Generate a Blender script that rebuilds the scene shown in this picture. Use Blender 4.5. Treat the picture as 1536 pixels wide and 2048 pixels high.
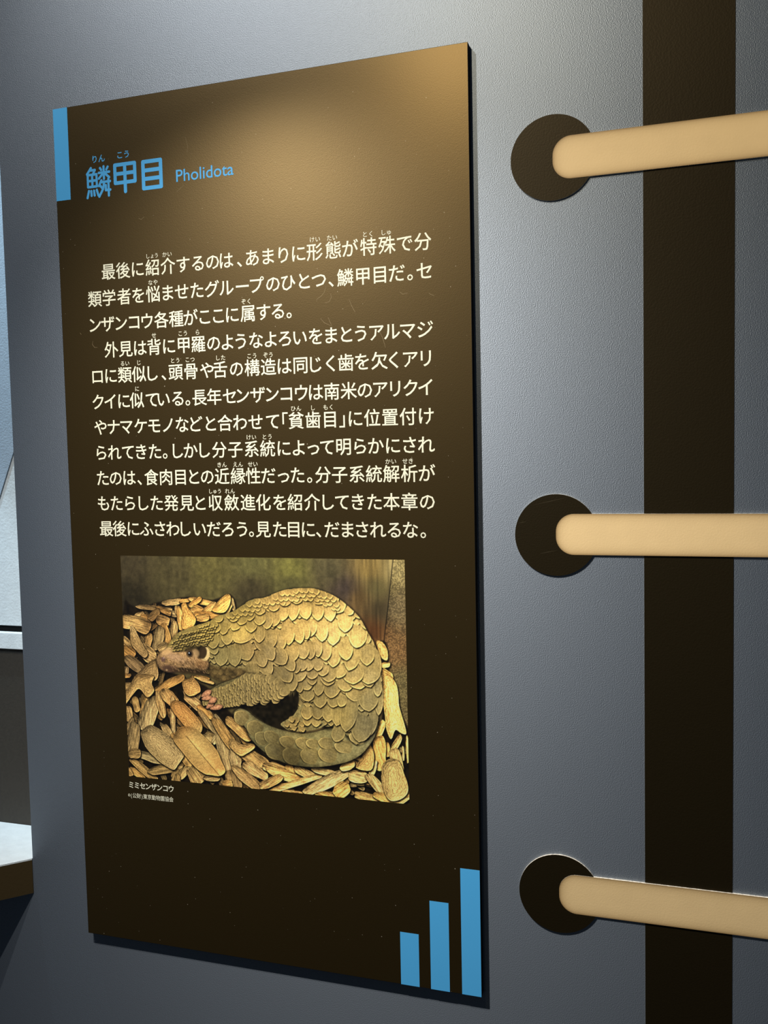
import bpy, bmesh, math, random
import numpy as np
from mathutils import Matrix, Quaternion, Vector

for o in list(bpy.data.objects):
    bpy.data.objects.remove(o)
SC = bpy.context.scene
COL = SC.collection

# ------------------------------------------------------------------ camera
# wall plane is Y = 0, X runs right along it, Z up, the viewer stands on the -Y side
cam_d = bpy.data.cameras.new('camera')
cam_d.sensor_fit = 'VERTICAL'
cam_d.sensor_height = 24.0
cam_d.lens = 24.0 * 1758.90 / 2048.0
cam_d.clip_start = 0.01
cam = bpy.data.objects.new('camera', cam_d)
COL.objects.link(cam)
right, up, fwd = Vector((0.954842, 0.296359, -0.021175)), Vector((0.001813, 0.065456, 0.997854)), Vector((-0.297109, 0.952831, -0.061962))
cam.matrix_world = Matrix(((right.x, up.x, -fwd.x, 0.0),
                           (right.y, up.y, -fwd.y, -0.7),
                           (right.z, up.z, -fwd.z, 0.0),
                           (0, 0, 0, 1)))
SC.camera = cam

# ------------------------------------------------------------------ world, lights, exposure
world = bpy.data.worlds.new('world')
SC.world = world
world.use_nodes = True
bg = world.node_tree.nodes['Background']
bg.inputs[0].default_value = (0.62, 0.78, 1.0, 1)
bg.inputs[1].default_value = 0.055

SC.view_settings.view_transform = 'Standard'
SC.view_settings.look = 'None'
SC.view_settings.gamma = 1.0
SC.view_settings.use_curve_mapping = False
SC.view_settings.exposure = 0.0


def spot(name, loc, aim, power, colour, half_angle, blend, radius, wide=1.0, roll=0.0):
    d = bpy.data.lights.new(name, 'SPOT')
    d.energy = power
    d.color = colour
    d.spot_size = 2 * half_angle
    d.spot_blend = blend
    d.shadow_soft_size = radius
    o = bpy.data.objects.new(name, d)
    COL.objects.link(o)
    o.location = loc
    q = (Vector(aim) - Vector(loc)).to_track_quat('-Z', 'Y') @ Quaternion((0, 0, 1), roll)
    o.rotation_euler = q.to_euler()
    o.scale = (wide, 1, 1)                     # an oval beam
    return o


# three picture spots on the track above the panel, and two cool spots added to brighten the niche
WARM = (1.0, 0.865, 0.63)
MILD = (0.99, 0.95, 0.90)
spot('picture_spot', (-0.256, -0.457, 0.514), (0.300, 0.0, 0.321), 4 * math.pi * 0.72, WARM, 1.50, 1.0, 0.004, 0.4, 0.8)
spot('picture_spot', (-0.669, -0.711, 1.065), (0.472, 0.0, -0.900), 4 * math.pi * 2.55, MILD, 0.759, 0.455, 0.006)
spot('picture_spot', (-0.525, -0.495, 0.520), (-0.112, 0.0, -0.503), 4 * math.pi * 3.27, MILD, 0.678, 1.0, 0.004)
spot('niche_fill', (-0.98, -0.40, 0.25), (-0.765, 0.06, -0.12), 7.5, (0.66, 0.85, 1.0), 0.26, 0.6, 0.02)
spot('niche_fill', (-0.76, -0.06, 0.78), (-0.705, 0.063, 0.27), 40.0, (0.60, 0.84, 1.0), 0.24, 1.0, 0.01)


# ------------------------------------------------------------------ measured lettering and the drawing of the printed photo
# body text: centre height of the line, characters, centre of each character along the panel (metres/1e4)
BODY = [
 (1716, '最後に紹介するのは、あまりに形態が特殊で分', [-4703, -4552, -4402, -4254, -4098, -3947, -3804, -3662, -3528, -3406, -3285, -3137, -2998, -2860, -2716, -2552, -2403, -2246, -2088, -1939, -1788]),
 (1485, '類学者を悩ませたグループのひとつ、鱗甲目だ。セ', [-4856, -4708, -4553, -4407, -4258, -4108, -3971, -3821, -3675, -3536, -3386, -3248, -3101, -2960, -2816, -2685, -2577, -2452, -2299, -2153, -2009, -1899, -1781]),
 (1254, 'ンザンコウ各種がここに属する。', [-4864, -4731, -4592, -4459, -4326, -4182, -4035, -3891, -3754, -3623, -3489, -3345, -3195, -3063, -2961]),
 (1022, '外見は背に甲羅のようなよろいをまとうアルマジ', [-4705, -4556, -4406, -4265, -4115, -3969, -3825, -3677, -3544, -3417, -3272, -3137, -3006, -2867, -2727, -2587, -2453, -2329, -2192, -2060, -1927, -1781]),
 (791, 'ロに類似し、頭骨や舌の構造は同じく歯を欠くアリ', [-4862, -4720, -4575, -4430, -4290, -4178, -4057, -3907, -3751, -3623, -3466, -3317, -3164, -3015, -2870, -2732, -2601, -2464, -2324, -2172, -2052, -1909, -1780]),
 (559, 'クイに似ている。長年センザンコウは南米のアリクイ', [-4867, -4740, -4595, -4461, -4309, -4188, -4047, -3948, -3831, -3688, -3541, -3413, -3272, -3136, -3006, -2869, -2736, -2595, -2445, -2304, -2169, -2042, -1913, -1788]),
 (328, 'やナマケモノなどと合わせて「貧歯目」に位置付け', [-4853, -4713, -4579, -4433, -4293, -4156, -4012, -3872, -3731, -3592, -3448, -3301, -3140, -3024, -2922, -2769, -2617, -2510, -2391, -2246, -2092, -1940, -1785]),
 (97, 'られてきた。しかし分子系統によって明らかにされ', [-4854, -4714, -4574, -4437, -4295, -4194, -4064, -3936, -3798, -3655, -3501, -3345, -3195, -3042, -2907, -2773, -2650, -2502, -2356, -2218, -2071, -1930, -1789]),
 (-135, 'たのは、食肉目との近縁性だった。分子系統解析が', [-4850, -4714, -4569, -4465, -4342, -4193, -4047, -3913, -3782, -3637, -3484, -3339, -3194, -3054, -2924, -2814, -2692, -2543, -2390, -2241, -2091, -1938, -1788]),
 (-366, 'もたらした発見と収斂進化を紹介してきた本章の', [-4854, -4714, -4573, -4433, -4298, -4149, -3994, -3858, -3708, -3552, -3396, -3250, -3096, -2955, -2797, -2651, -2528, -2387, -2241, -2094, -1941, -1790]),
 (-598, '最後にふさわしいだろう。見た目に、だまされるな。', [-4833, -4694, -4549, -4413, -4274, -4143, -4013, -3873, -3734, -3599, -3460, -3371, -3258, -3103, -2973, -2838, -2745, -2623, -2483, -2355, -2216, -2076, -1936, -1829]),
]
GLOSS = [
 (0, 'しょう', -4251),
 (0, 'かい', -4101),
 (1, 'なや', -4253),
 (2, 'ぞく', -3354),
 (3, 'せ', -4263),
 (3, 'こう', -3974),
 (3, 'ら', -3829),
 (4, 'るい', -4570),
 (4, 'じ', -4425),
 (4, 'とう', -4059),
 (4, 'こつ', -3913),
 (4, 'した', -3614),
 (4, 'こう', -3316),
 (0, 'けい', -2710),
 (0, 'たい', -2559),
 (0, 'とく', -2248),
 (0, 'しゅ', -2093),
 (4, 'ぞう', -3164),
 (5, 'に', -4454),
 (7, 'けい', -3344),
 (7, 'とう', -3195),
 (8, 'きん', -3635),
 (8, 'えん', -3480),
 (8, 'せい', -3338),
 (9, 'しゅう', -3710),
 (9, 'れん', -3565),
 (6, 'ひん', -2921),
 (6, 'し', -2766),
 (6, 'もく', -2629),
 (8, 'かい', -2092),
 (8, 'せき', -1947),
]
SCALES = [
 (462,527,-30,-8,10,-24),(510,536,-26,-9,11,-22),(562,532,-26,-7,9,-22),(615,523,-28,-5,7,-22),(660,500,-26,-2,4,-18),(699,474,-23,-6,6,-15),(363,442,-18,-13,14,-16),(403,469,-21,-13,14,-19),
 (423,495,-19,-11,12,-16),(451,490,-20,-12,11,-15),(498,500,-22,-8,8,-15),(547,501,-25,-7,6,-16),(571,499,-19,-3,4,-13),(610,494,-22,-2,3,-16),(646,467,-9,22,-18,-5),(559,436,0,16,-13,1),
 (584,440,0,13,-13,1),(559,416,-1,19,-17,1),(589,412,1,20,-17,3),(744,426,-8,39,-13,-1),(713,446,-9,39,-29,-4),(762,370,-2,39,-12,0),(621,413,-2,24,-18,1),(647,417,-5,29,-16,-1),
 (677,412,-10,47,-24,-2),(733,366,0,35,-27,3),(597,378,0,22,-19,2),(636,378,-4,19,-18,-2),(659,378,-5,16,-13,-3),(759,337,0,23,-12,1),(561,368,3,17,-20,4),(631,347,-3,25,-22,-1),
 (691,351,-21,8,-9,-24),(595,341,-3,27,-16,0),(670,331,-2,21,-22,-1),(708,321,3,22,-27,6),(735,315,5,21,-18,6),(559,338,6,16,-19,7),(539,347,1,16,-11,2),(621,319,-2,20,-21,-1),
 (576,324,0,16,-14,1),(534,318,7,11,-15,9),(755,270,6,38,-15,3),(736,299,-3,29,-30,-1),(692,302,-1,29,-30,2),(732,248,-2,31,-21,0),(654,296,-4,21,-20,-2),(624,308,-1,21,-22,1),
 (607,297,-2,17,-17,-1),(576,308,-3,16,-17,-2),(539,318,7,12,-20,12),(691,263,-11,32,-20,-5),(639,260,-3,28,-20,-1),(672,235,4,33,-22,4),(708,202,-5,32,-25,-2),(728,165,12,20,-12,7),
 (594,283,-2,18,-15,0),(566,286,0,16,-16,1),(546,288,-2,16,-17,-1),(529,294,2,16,-15,3),(614,245,2,27,-19,2),(592,238,3,25,-15,3),(571,245,3,25,-17,3),(550,246,3,25,-19,3),
 (517,255,3,25,-23,4),(640,197,-3,33,-21,0),(674,162,0,32,-22,2),(705,140,13,15,-8,7),(606,188,2,33,-20,2),(576,184,-2,26,-17,0),(556,190,9,27,-17,6),(540,201,5,28,-17,4),
 (510,200,2,34,-19,2),(485,222,5,27,-19,5),(455,220,3,26,-22,4),(659,129,8,11,-16,11),(628,132,6,34,-20,4),(596,136,2,29,-19,2),(560,135,5,28,-19,4),(529,136,-6,32,-17,-2),
 (499,144,-6,26,-16,-2),(472,159,-3,27,-18,-1),(450,170,-2,24,-17,0),(686,136,10,8,-9,10),(643,106,11,9,-13,14),(604,107,8,13,-18,10),(571,100,2,13,-19,4),(537,109,0,14,-18,0),
 (503,115,-2,15,-18,-1),(471,129,-1,16,-17,1),(613,91,9,3,-7,17),(580,87,8,1,-4,18),(546,90,11,0,0,16),(432,224,-4,30,-22,-1),(436,278,-1,27,-22,1),(412,281,4,26,-18,4),
 (381,256,10,26,-25,9),(400,312,1,23,-22,3),(367,322,-1,19,-18,1),(344,315,1,18,-18,2),(374,200,-22,34,-31,-16),(426,208,-3,24,-17,-1),(401,182,-1,23,-19,1),(428,165,-1,19,-18,1),
 (398,156,-1,17,-17,1),(429,141,0,15,-17,1),(348,271,2,30,-21,3),(309,273,-4,29,-22,-1),(286,255,3,16,-15,3),(308,232,3,17,-18,4),(329,220,-3,22,-18,-1),(284,233,1,22,-19,2),
 (357,181,-11,20,-16,-6),(327,182,-16,21,-15,-9),(375,167,-8,18,-16,-5),(349,163,-3,15,-17,-2),(318,196,-4,18,-15,-2),(291,195,-2,16,-19,-1),(304,170,4,10,-14,5),(255,199,2,11,-11,2),
 (273,198,1,9,-9,2),(452,382,3,16,-17,4),(475,359,8,22,-19,7),(447,350,8,21,-17,6),(511,333,9,26,-22,9),(468,322,13,21,-24,14),(500,314,12,22,-19,10),(443,299,10,21,-19,9),
 (509,282,14,22,-16,9),(484,267,14,21,-20,12),(450,253,13,26,-18,8),(429,278,7,20,-17,6),
]
CHIPS = [
 (163,128,35,-6,1,9,0),(201,123,20,-2,0,5,0),(258,125,41,7,-2,9,0),(233,126,17,-13,6,6,0),(100,147,54,3,-1,8,0),(161,161,27,3,-2,8,0),(134,153,25,10,-4,7,0),(180,152,3,16,-10,2,0),
 (184,174,1,33,-9,1,0),(239,150,21,6,-6,13,0),(349,130,3,17,-6,1,0),(275,143,24,-16,6,8,0),(332,142,10,-16,8,4,0),(280,161,49,2,-2,11,0),(256,169,23,-3,1,10,0),(55,166,14,-6,3,6,0),
 (77,173,17,3,-2,7,0),(102,166,14,-14,10,8,0),(130,181,19,5,-7,16,0),(164,206,0,25,-11,1,0),(137,220,6,28,-14,3,0),(112,232,11,-31,18,4,0),(80,242,7,-24,12,2,0),(9,250,18,13,-9,9,0),
 (11,278,24,12,-11,15,0),(78,278,27,21,-15,14,0),(32,311,26,22,-15,13,0),(129,259,19,-11,8,12,0),(247,338,22,3,-2,6,0),(3,330,-1,11,-10,1,0),(5,345,13,-1,0,7,0),(782,275,12,-1,0,8,0),
 (784,304,19,12,-8,11,0),(144,359,45,-25,7,11,0),(255,344,25,7,-3,6,0),(7,375,19,-1,-1,12,0),(7,455,3,21,-14,3,0),(32,427,3,21,-12,3,0),(59,434,13,-39,9,2,0),(74,450,17,-52,24,4,0),
 (113,422,7,37,-13,3,0),(142,401,20,23,-16,12,0),(150,453,-2,52,-9,1,0),(228,415,47,31,-9,11,0),(255,435,22,17,-7,7,0),(260,463,25,32,-8,5,0),(305,470,24,29,-8,6,0),(353,474,33,29,-12,12,0),
 (8,492,16,-26,9,4,0),(19,528,12,-51,20,2,0),(132,503,12,21,-13,7,0),(186,543,35,55,-25,15,0),(72,578,48,10,-5,13,0),(48,614,39,27,-9,10,0),(28,630,25,19,-7,7,0),(21,571,19,-2,-1,16,0),
 (268,506,24,6,-7,16,0),(286,505,13,-15,9,6,0),(309,545,10,63,-19,4,0),(313,495,38,52,-13,9,0),(341,559,7,34,-18,5,0),(376,575,17,-10,6,9,0),(400,554,38,16,-10,18,0),(399,587,33,15,-9,15,0),
 (333,623,10,28,-21,9,0),(381,616,50,28,-9,13,0),(118,608,52,-11,2,14,0),(152,622,8,-19,13,3,0),(177,614,19,-21,9,6,0),(218,616,16,28,-22,13,0),(266,622,27,-2,0,8,0),(158,636,3,16,-10,2,0),
 (314,636,18,-2,-1,14,0),(-1,624,9,14,-9,5,0),(212,365,8,26,-23,8,1),(195,452,36,38,-22,17,1),(111,544,59,56,-29,25,1),(229,547,62,65,-31,26,2),(460,576,35,9,-6,14,0),(506,580,6,17,-12,5,0),
 (488,592,56,20,-7,13,0),(554,584,34,15,-6,11,0),(517,613,80,-29,3,9,0),(447,615,36,-15,5,12,0),(516,639,31,0,-1,7,0),(608,574,39,5,-2,10,0),(613,600,67,-40,9,15,0),(699,579,30,1,-3,16,0),
 (670,551,20,-7,3,12,0),(612,636,33,2,-2,10,0),(723,632,34,4,-3,13,0),(652,618,21,-18,12,13,0),(762,448,14,-28,9,4,0),(780,499,3,18,-11,3,0),(807,481,14,-23,8,4,0),(760,511,3,43,-19,3,0),
 (806,525,10,28,-16,7,0),(741,554,9,-23,8,2,0),(825,506,0,21,-3,0,0),(837,494,1,41,-4,0,0),(761,605,35,36,-11,10,0),(769,630,30,14,-6,10,0),(822,625,23,-15,6,11,0),(799,580,12,48,-35,12,1),
]
CHIP_OUTLINES = [
 (0,[-2,172,39,170,76,178,92,191,84,214,68,223,37,211,-3,206]),
 (1,[23,205,34,203,49,229,66,259,77,278,65,290,34,266,22,244]),
 (1,[190,135,203,129,210,143,226,161,234,176,222,197,194,204,188,185,192,157]),
 (0,[333,101,343,109,338,133,320,153,285,149,300,126,315,112]),
 (1,[106,292,108,316,100,353,27,357,51,327,84,300]),
 (1,[758,213,775,215,788,237,787,262,772,257,763,236]),
 (1,[37,342,92,339,86,362,93,384,70,404,45,381,22,400,-5,430,-5,396,17,369]),
 (1,[332,504,363,517,393,512,402,523,377,542,355,550,324,524]),
 (1,[771,300,789,300,809,321,815,351,817,382,830,428,834,453,820,452,805,445,793,470,781,447,777,406,771,354]),
 (1,[727,487,740,497,745,525,735,558,694,554,712,523]),
]
AREAS = {
 'chips_back': [-1,172,46,151,129,127,216,112,288,119,342,101,359,141,321,185,224,211,161,247,121,315,176,335,261,363,313,415,394,486,427,538,508,564,621,557,705,515,733,482,766,437,772,302,765,220,787,220,791,286,825,407,841,639,-12,723],
 'body': [136,273,152,241,178,215,225,195,268,182,310,161,346,151,370,137,406,115,441,110,476,96,511,85,550,81,589,81,628,92,660,108,692,133,716,158,734,191,752,221,762,262,769,303,771,333,767,375,753,428,738,460,705,485,678,475,646,449,607,449,569,425,535,411,528,369,496,374,438,391,363,357,316,341,280,329,220,310,178,290],
 'tail': [343,440,346,425,364,417,384,424,410,442,447,459,493,470,539,474,579,467,618,454,651,448,679,459,711,473,750,418,758,433,746,470,727,498,705,521,666,542,598,560,542,564,491,559,445,542,413,521,388,496,374,468],
 'cavity': [361,412,432,394,496,374,528,345,536,379,526,422,514,445,528,465,482,466,442,455,407,436,390,423],
 'foot': [482,450,515,429,529,412,547,394,574,425,605,438,601,452,556,466,510,469,489,460],
 'arm': [244,406,260,380,297,355,352,333,388,318,434,321,475,329,497,349,492,374,455,389,397,401,337,411,295,422,259,418],
 'claws': [246,393,260,375,279,369,287,386,289,411,313,415,295,426,276,429,262,418,247,408],
 'snout': [105,291,115,275,137,264,160,269,191,266,222,257,250,260,264,278,269,299,261,315,235,319,202,314,174,315,152,326,132,327,114,319,106,305],
 'head_scales': [136,270,152,241,178,215,225,195,268,182,298,181,288,208,268,242,235,241,204,246,179,263,154,270],
 'ridge': [322,158,370,137,406,115,441,110,476,96,511,85,550,81,589,81,628,92,660,108,649,132,578,108,493,121,405,150,346,168],
 'chin': [263,291,293,301,365,303,399,323,339,348,292,345,268,330],
 'wall_corner': [705,-3,844,-5,844,5,793,194,784,215,739,201,700,146,694,120],
 'wall_side': [810,-5,844,-5,844,483,827,433,811,331,791,286,775,261,782,199,794,117],
}
TINTS = {
 'body': [266,198,150,135,75,369,156,140,125,70,374,204,178,158,90,492,110,178,153,92,547,161,205,178,108,577,97,168,146,86,630,194,222,195,122,518,215,195,170,104,684,234,212,190,118,737,262,175,158,100,708,337,188,168,105,724,377,152,142,95,722,430,122,116,84,652,419,165,150,92,572,292,158,142,95,459,271,142,128,86,486,317,132,120,80,353,281,125,116,76,401,246,150,132,85,586,375,136,124,80,508,542,78,72,46,428,505,100,94,62,566,489,130,120,76,650,477,125,116,76,305,283,130,122,80,397,376,125,114,76,314,381,130,118,76,545,453,152,134,82,180,229,130,118,70,752,334,150,140,95],
 'chip': [37,195,190,152,92,9,253,145,112,65,256,154,180,136,74,323,120,195,158,92,194,173,188,148,86,131,220,155,122,72,31,319,130,100,62,48,375,145,118,72,11,491,132,108,68,118,517,162,132,82,230,520,165,140,88,184,445,172,128,74,334,495,150,120,72,83,611,142,116,70,403,556,192,150,86,506,590,202,155,86,620,580,208,166,96,788,384,225,184,106,795,539,220,178,102,776,219,212,166,92,704,520,202,160,92,341,621,172,136,82,390,590,168,130,76,102,165,110,85,50,101,176,100,75,45],
 'back': [19,17,50,44,30,15,123,34,30,20,169,36,60,54,34,291,23,74,68,38,409,21,76,72,42,407,85,52,46,30,523,30,86,82,42,522,72,62,58,34,635,28,66,60,40,677,79,52,44,38,743,26,110,92,52,714,104,88,70,42,763,77,80,72,44,772,127,56,48,32,750,190,74,48,26,822,25,130,116,76,820,126,104,90,62,802,229,110,84,52,826,330,100,88,56],
}
CLAWS = [
 (258,382,19.0,7.8,2.62),
 (259,394,16.8,6.7,2.88),
 (269,413,16.8,7.3,2.44),
 (288,419,21.3,7.3,2.88),
 (277,400,14.6,7.8,2.62),
]
TAIL_N = 18
PHOTO_GAIN = 1.6
# (x, y, rx, ry, sRGB colour, opacity, softness, angle, mottling) on the photo's 840 x 640 grid
FACE = [
 (222, 258, 30, 9, (0.17, 0.14, 0.08), 0.8, 7, -0.15),
 (246, 266, 15, 19, (0.11, 0.09, 0.05), 0.9, 6, 0.3),
 (259, 271, 14, 20, (0.72, 0.62, 0.42), 1.0, 1.2, 0.25, 0.2),
 (252, 267, 12, 18, (0.18, 0.14, 0.09), 0.95, 3, 0.25),
 (229, 270, 12, 12, (0.60, 0.49, 0.34), 0.75, 6),
 (211, 272, 11, 10, (0.24, 0.19, 0.13), 0.9, 4),
 (211, 272, 6.0, 6.0, (0.06, 0.06, 0.07), 1.0, 1.2),
 (209, 270, 1.6, 1.6, (0.75, 0.78, 0.80), 1.0, 1),
 (140, 268, 20, 9, (0.74, 0.60, 0.40), 0.7, 6, -0.5),
 (165, 285, 30, 10, (0.68, 0.55, 0.42), 0.55, 8, 0.15),
 (126, 292, 7, 7, (0.33, 0.25, 0.22), 0.9, 3),
 (128, 288, 3, 2, (0.62, 0.52, 0.46), 0.7, 2),
 (146, 318, 26, 10, (0.27, 0.20, 0.16), 0.85, 7, 0.1),
 (180, 322, 30, 7, (0.20, 0.15, 0.10), 0.8, 6, 0.1),
 (230, 322, 42, 9, (0.17, 0.13, 0.08), 0.8, 7, 0.05),
 (246, 300, 20, 12, (0.42, 0.31, 0.19), 0.6, 8),
 (136, 322, 3.5, 2.5, (0.60, 0.50, 0.36), 0.8, 2),
]
SCUFFS = [[(-2622, 1432), (-2640, 1378), (-2668, 1349), (-2708, 1327), (-2708, 1307)], [(-2584, 1363), (-2578, 1333), (-2598, 1299), (-2637, 1289)], [(-2424, 1306), (-2399, 1244), (-2373, 1197)], [(-2613, 1173), (-2597, 1136), (-2580, 1100)], [(-2679, 1167), (-2647, 1129), (-2587, 1100)], [(-2163, 1023), (-2138, 966), (-2119, 895)], [(-1989, 1334), (-1963, 1312), (-1921, 1319)], [(-1747, 1306), (-1732, 1295), (-1701, 1281)], [(-4896, 1111), (-4903, 1080), (-4880, 1052), (-4849, 1050)], [(-5029, 1193), (-5015, 1176)], [(-3988, 2339), (-3948, 2368), (-3914, 2388)], [(-3885, 2796), (-3862, 2714), (-3871, 2659)], [(-4375, 2155), (-4349, 2141), (-4314, 2161)]]

# ------------------------------------------------------------------ helpers
def s2l(c):
    c = np.asarray(c, float)
    return np.where(c <= 0.04045, c / 12.92, ((c + 0.055) / 1.055) ** 2.4)


def mat(name, colour, rough=0.6, spec=0.5, bump=0.0, bump_scale=400.0, mottle=0.0, mottle_scale=120.0,
        attr=None, dust=False, tint=None, ior=1.5, brushed=0):
    m = bpy.data.materials.new(name)
    m.use_nodes = True
    nt = m.node_tree
    N, Lk = nt.nodes, nt.links
    b = N['Principled BSDF']
    b.inputs['Roughness'].default_value = rough
    b.inputs['Specular IOR Level'].default_value = spec
    b.inputs['IOR'].default_value = ior
    if tint:
        b.inputs['Specular Tint'].default_value = (*tint, 1)
    if brushed:
        # the film's grain spreads highlights up and down the wall
        b.inputs['Anisotropic'].default_value = brushed
        tg = N.new('ShaderNodeTangent')
        tg.direction_type = 'UV_MAP'
        tg.uv_map = 'Grain'
        Lk.new(tg.outputs[0], b.inputs['Tangent'])
    tc = N.new('ShaderNodeTexCoord')
    if attr:
        a = N.new('ShaderNodeAttribute')
        a.attribute_name = attr
        src = a.outputs['Color']
    else:
        r = N.new('ShaderNodeRGB')
        r.outputs[0].default_value = (*colour, 1)
        src = r.outputs[0]
    if mottle:
        n = N.new('ShaderNodeTexNoise')
        n.inputs['Scale'].default_value = mottle_scale
        n.inputs['Detail'].default_value = 5
        Lk.new(tc.outputs['Object'], n.inputs['Vector'])
        mr = N.new('ShaderNodeMapRange')
        mr.inputs['From Min'].default_value = 0.3
        mr.inputs['From Max'].default_value = 0.7
        mr.inputs['To Min'].default_value = 1 - mottle
        mr.inputs['To Max'].default_value = 1 + mottle
        Lk.new(n.outputs['Fac'], mr.inputs['Value'])
        mx = N.new('ShaderNodeMix')
        mx.data_type = 'RGBA'
        mx.blend_type = 'MULTIPLY'
        mx.inputs['Factor'].default_value = 1
        Lk.new(src, mx.inputs['A'])
        Lk.new(mr.outputs[0], mx.inputs['B'])
        src = mx.outputs['Result']
    if dust:
        # sparse dust specks: small cells, only the middle of a few of them
        v = N.new('ShaderNodeTexVoronoi')
        v.inputs['Scale'].default_value = 230
        Lk.new(tc.outputs['Object'], v.inputs['Vector'])
        sep = N.new('ShaderNodeSeparateColor')
        Lk.new(v.outputs['Color'], sep.inputs[0])
        big = N.new('ShaderNodeTexNoise')
        big.inputs['Scale'].default_value = 9
        Lk.new(tc.outputs['Object'], big.inputs['Vector'])
        # radius of a speck varies with its cell
        rad = N.new('ShaderNodeMapRange')
        rad.inputs['From Min'].default_value = 0.72
        rad.inputs['From Max'].default_value = 1.0
        rad.inputs['To Min'].default_value = 0.0
        rad.inputs['To Max'].default_value = 0.17
        Lk.new(sep.outputs[0], rad.inputs['Value'])
        ml = N.new('ShaderNodeMath')
        ml.operation = 'MULTIPLY'
        Lk.new(rad.outputs[0], ml.inputs[0])
        Lk.new(big.outputs['Fac'], ml.inputs[1])
        lt = N.new('ShaderNodeMath')
        lt.operation = 'LESS_THAN'
        Lk.new(v.outputs['Distance'], lt.inputs[0])
        Lk.new(ml.outputs[0], lt.inputs[1])
        m2 = N.new('ShaderNodeMath')
        m2.operation = 'MULTIPLY'
        m2.inputs[1].default_value = 0.4
        Lk.new(lt.outputs[0], m2.inputs[0])
        mx = N.new('ShaderNodeMix')
        mx.data_type = 'RGBA'
        Lk.new(m2.outputs[0], mx.inputs['Factor'])
        Lk.new(src, mx.inputs['A'])
        mx.inputs['B'].default_value = (0.75, 0.66, 0.5, 1)
        src = mx.outputs['Result']
    Lk.new(src, b.inputs['Base Color'])
    if bump:
        n = N.new('ShaderNodeTexNoise')
        n.inputs['Scale'].default_value = bump_scale
        n.inputs['Detail'].default_value = 3
        Lk.new(tc.outputs['Object'], n.inputs['Vector'])
        bp = N.new('ShaderNodeBump')
        bp.inputs['Strength'].default_value = bump
        bp.inputs['Distance'].default_value = 0.001
        Lk.new(n.outputs['Fac'], bp.inputs['Height'])
        Lk.new(bp.outputs[0], b.inputs['Normal'])
    return m


M = dict(
    wall=mat('matte_blue_grey_wall_film', (0.013, 0.020, 0.032), 0.550, 0.5, 0.26, 1200, 0.13, 420, ior=3.74, tint=(0.80, 0.895, 1.0), brushed=0.537),
    dark=mat('dark_brown_print_film', (0.010, 0.0070, 0.0025), 0.50, 0.30, 0.12, 700, tint=(1, 0.80, 0.5)),
    board=mat('dark_brown_printed_laminate', (0.017, 0.0110, 0.0035), 0.394, 0.5, 0.06, 1500, dust=True, tint=(1, 0.69, 0.30), ior=1.83),
    side=mat('black_foam_edge', (0.004, 0.004, 0.004), 0.7, 0.2),
    blue=mat('blue_print', (0.095, 0.50, 0.95), 0.5, 0.3),
    cream=mat('cream_print', (0.84, 0.82, 0.62), 0.55, 0.3),
    edge=mat('pale_cut_edge', (0.85, 0.78, 0.66), 0.6, 0.4, 0.6, 500, 0.35, 350),
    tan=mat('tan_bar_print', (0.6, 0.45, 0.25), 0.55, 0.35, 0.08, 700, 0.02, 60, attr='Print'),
    photo=mat('photo_print', (1, 1, 1), 0.5, 0.4, attr='Print'),
    white=mat('white_paint', (0.70, 0.76, 0.78), 0.5, 0.4, 0.3, 400, 0.05, 90),
    paleblue=mat('pale_blue_grey', (0.40, 0.50, 0.60), 0.5, 0.4, 0.3, 500, 0.05, 90),
    panelbrown=mat('charcoal_brown_panel', (0.040, 0.034, 0.026), 0.6, 0.4, 0.2, 500, 0.1, 300),
    shelf_edge=mat('brown_shelf_edge', (0.055, 0.036, 0.012), 0.5, 0.4, 0.1, 300),
    black=mat('black_gap', (0.003, 0.003, 0.003), 0.8, 0.1),
    floor=mat('dark_carpet', (0.03, 0.03, 0.032), 0.9, 0.2, 0.5, 200, 0.2, 90),
    scuff=mat('pale_scuff', (0.32, 0.24, 0.13), 0.7, 0.2),
    scratch=mat('faint_scratch', (0.06, 0.045, 0.022), 0.5, 0.4),
)


def empty(name, loc, label, cat, group=None):
    e = bpy.data.objects.new(name, None)
    COL.objects.link(e)
    e.location = loc
    e.empty_display_size = 0.05
    e['label'], e['category'] = label, cat
    if group:
        e['group'] = group
    return e


def put(name, me, parent):
    """mesh data is in world coordinates: hang it under a parent that stands at its own base"""
    o = bpy.data.objects.new(name, me)
    COL.objects.link(o)
    o.parent = parent
    if parent:
        bpy.context.view_layer.update()
        o.matrix_parent_inverse = parent.matrix_world.inverted()
    return o


def box(x0, x1, y0, y1, z0, z1, mats, bevel=0.0, front=0):
    """mats: [main] or [main, front]; the -Y face takes material index 1 when front=1"""
    bm = bmesh.new()
    bmesh.ops.create_cube(bm, size=1)
    for v in bm.verts:
        v.co = Vector(((v.co.x + .5) * (x1 - x0) + x0, (v.co.y + .5) * (y1 - y0) + y0, (v.co.z + .5) * (z1 - z0) + z0))
    bm.normal_update()
    if front:
        for f in bm.faces:
            if f.normal.y < -0.9:
                f.material_index = 1
    if bevel:
        bmesh.ops.bevel(bm, geom=list(bm.edges), offset=bevel, segments=2, affect='EDGES', profile=0.7)
    me = bpy.data.meshes.new('box')
    bm.to_mesh(me)
    bm.free()
    for m in mats:
        me.materials.append(m)
    return me


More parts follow.
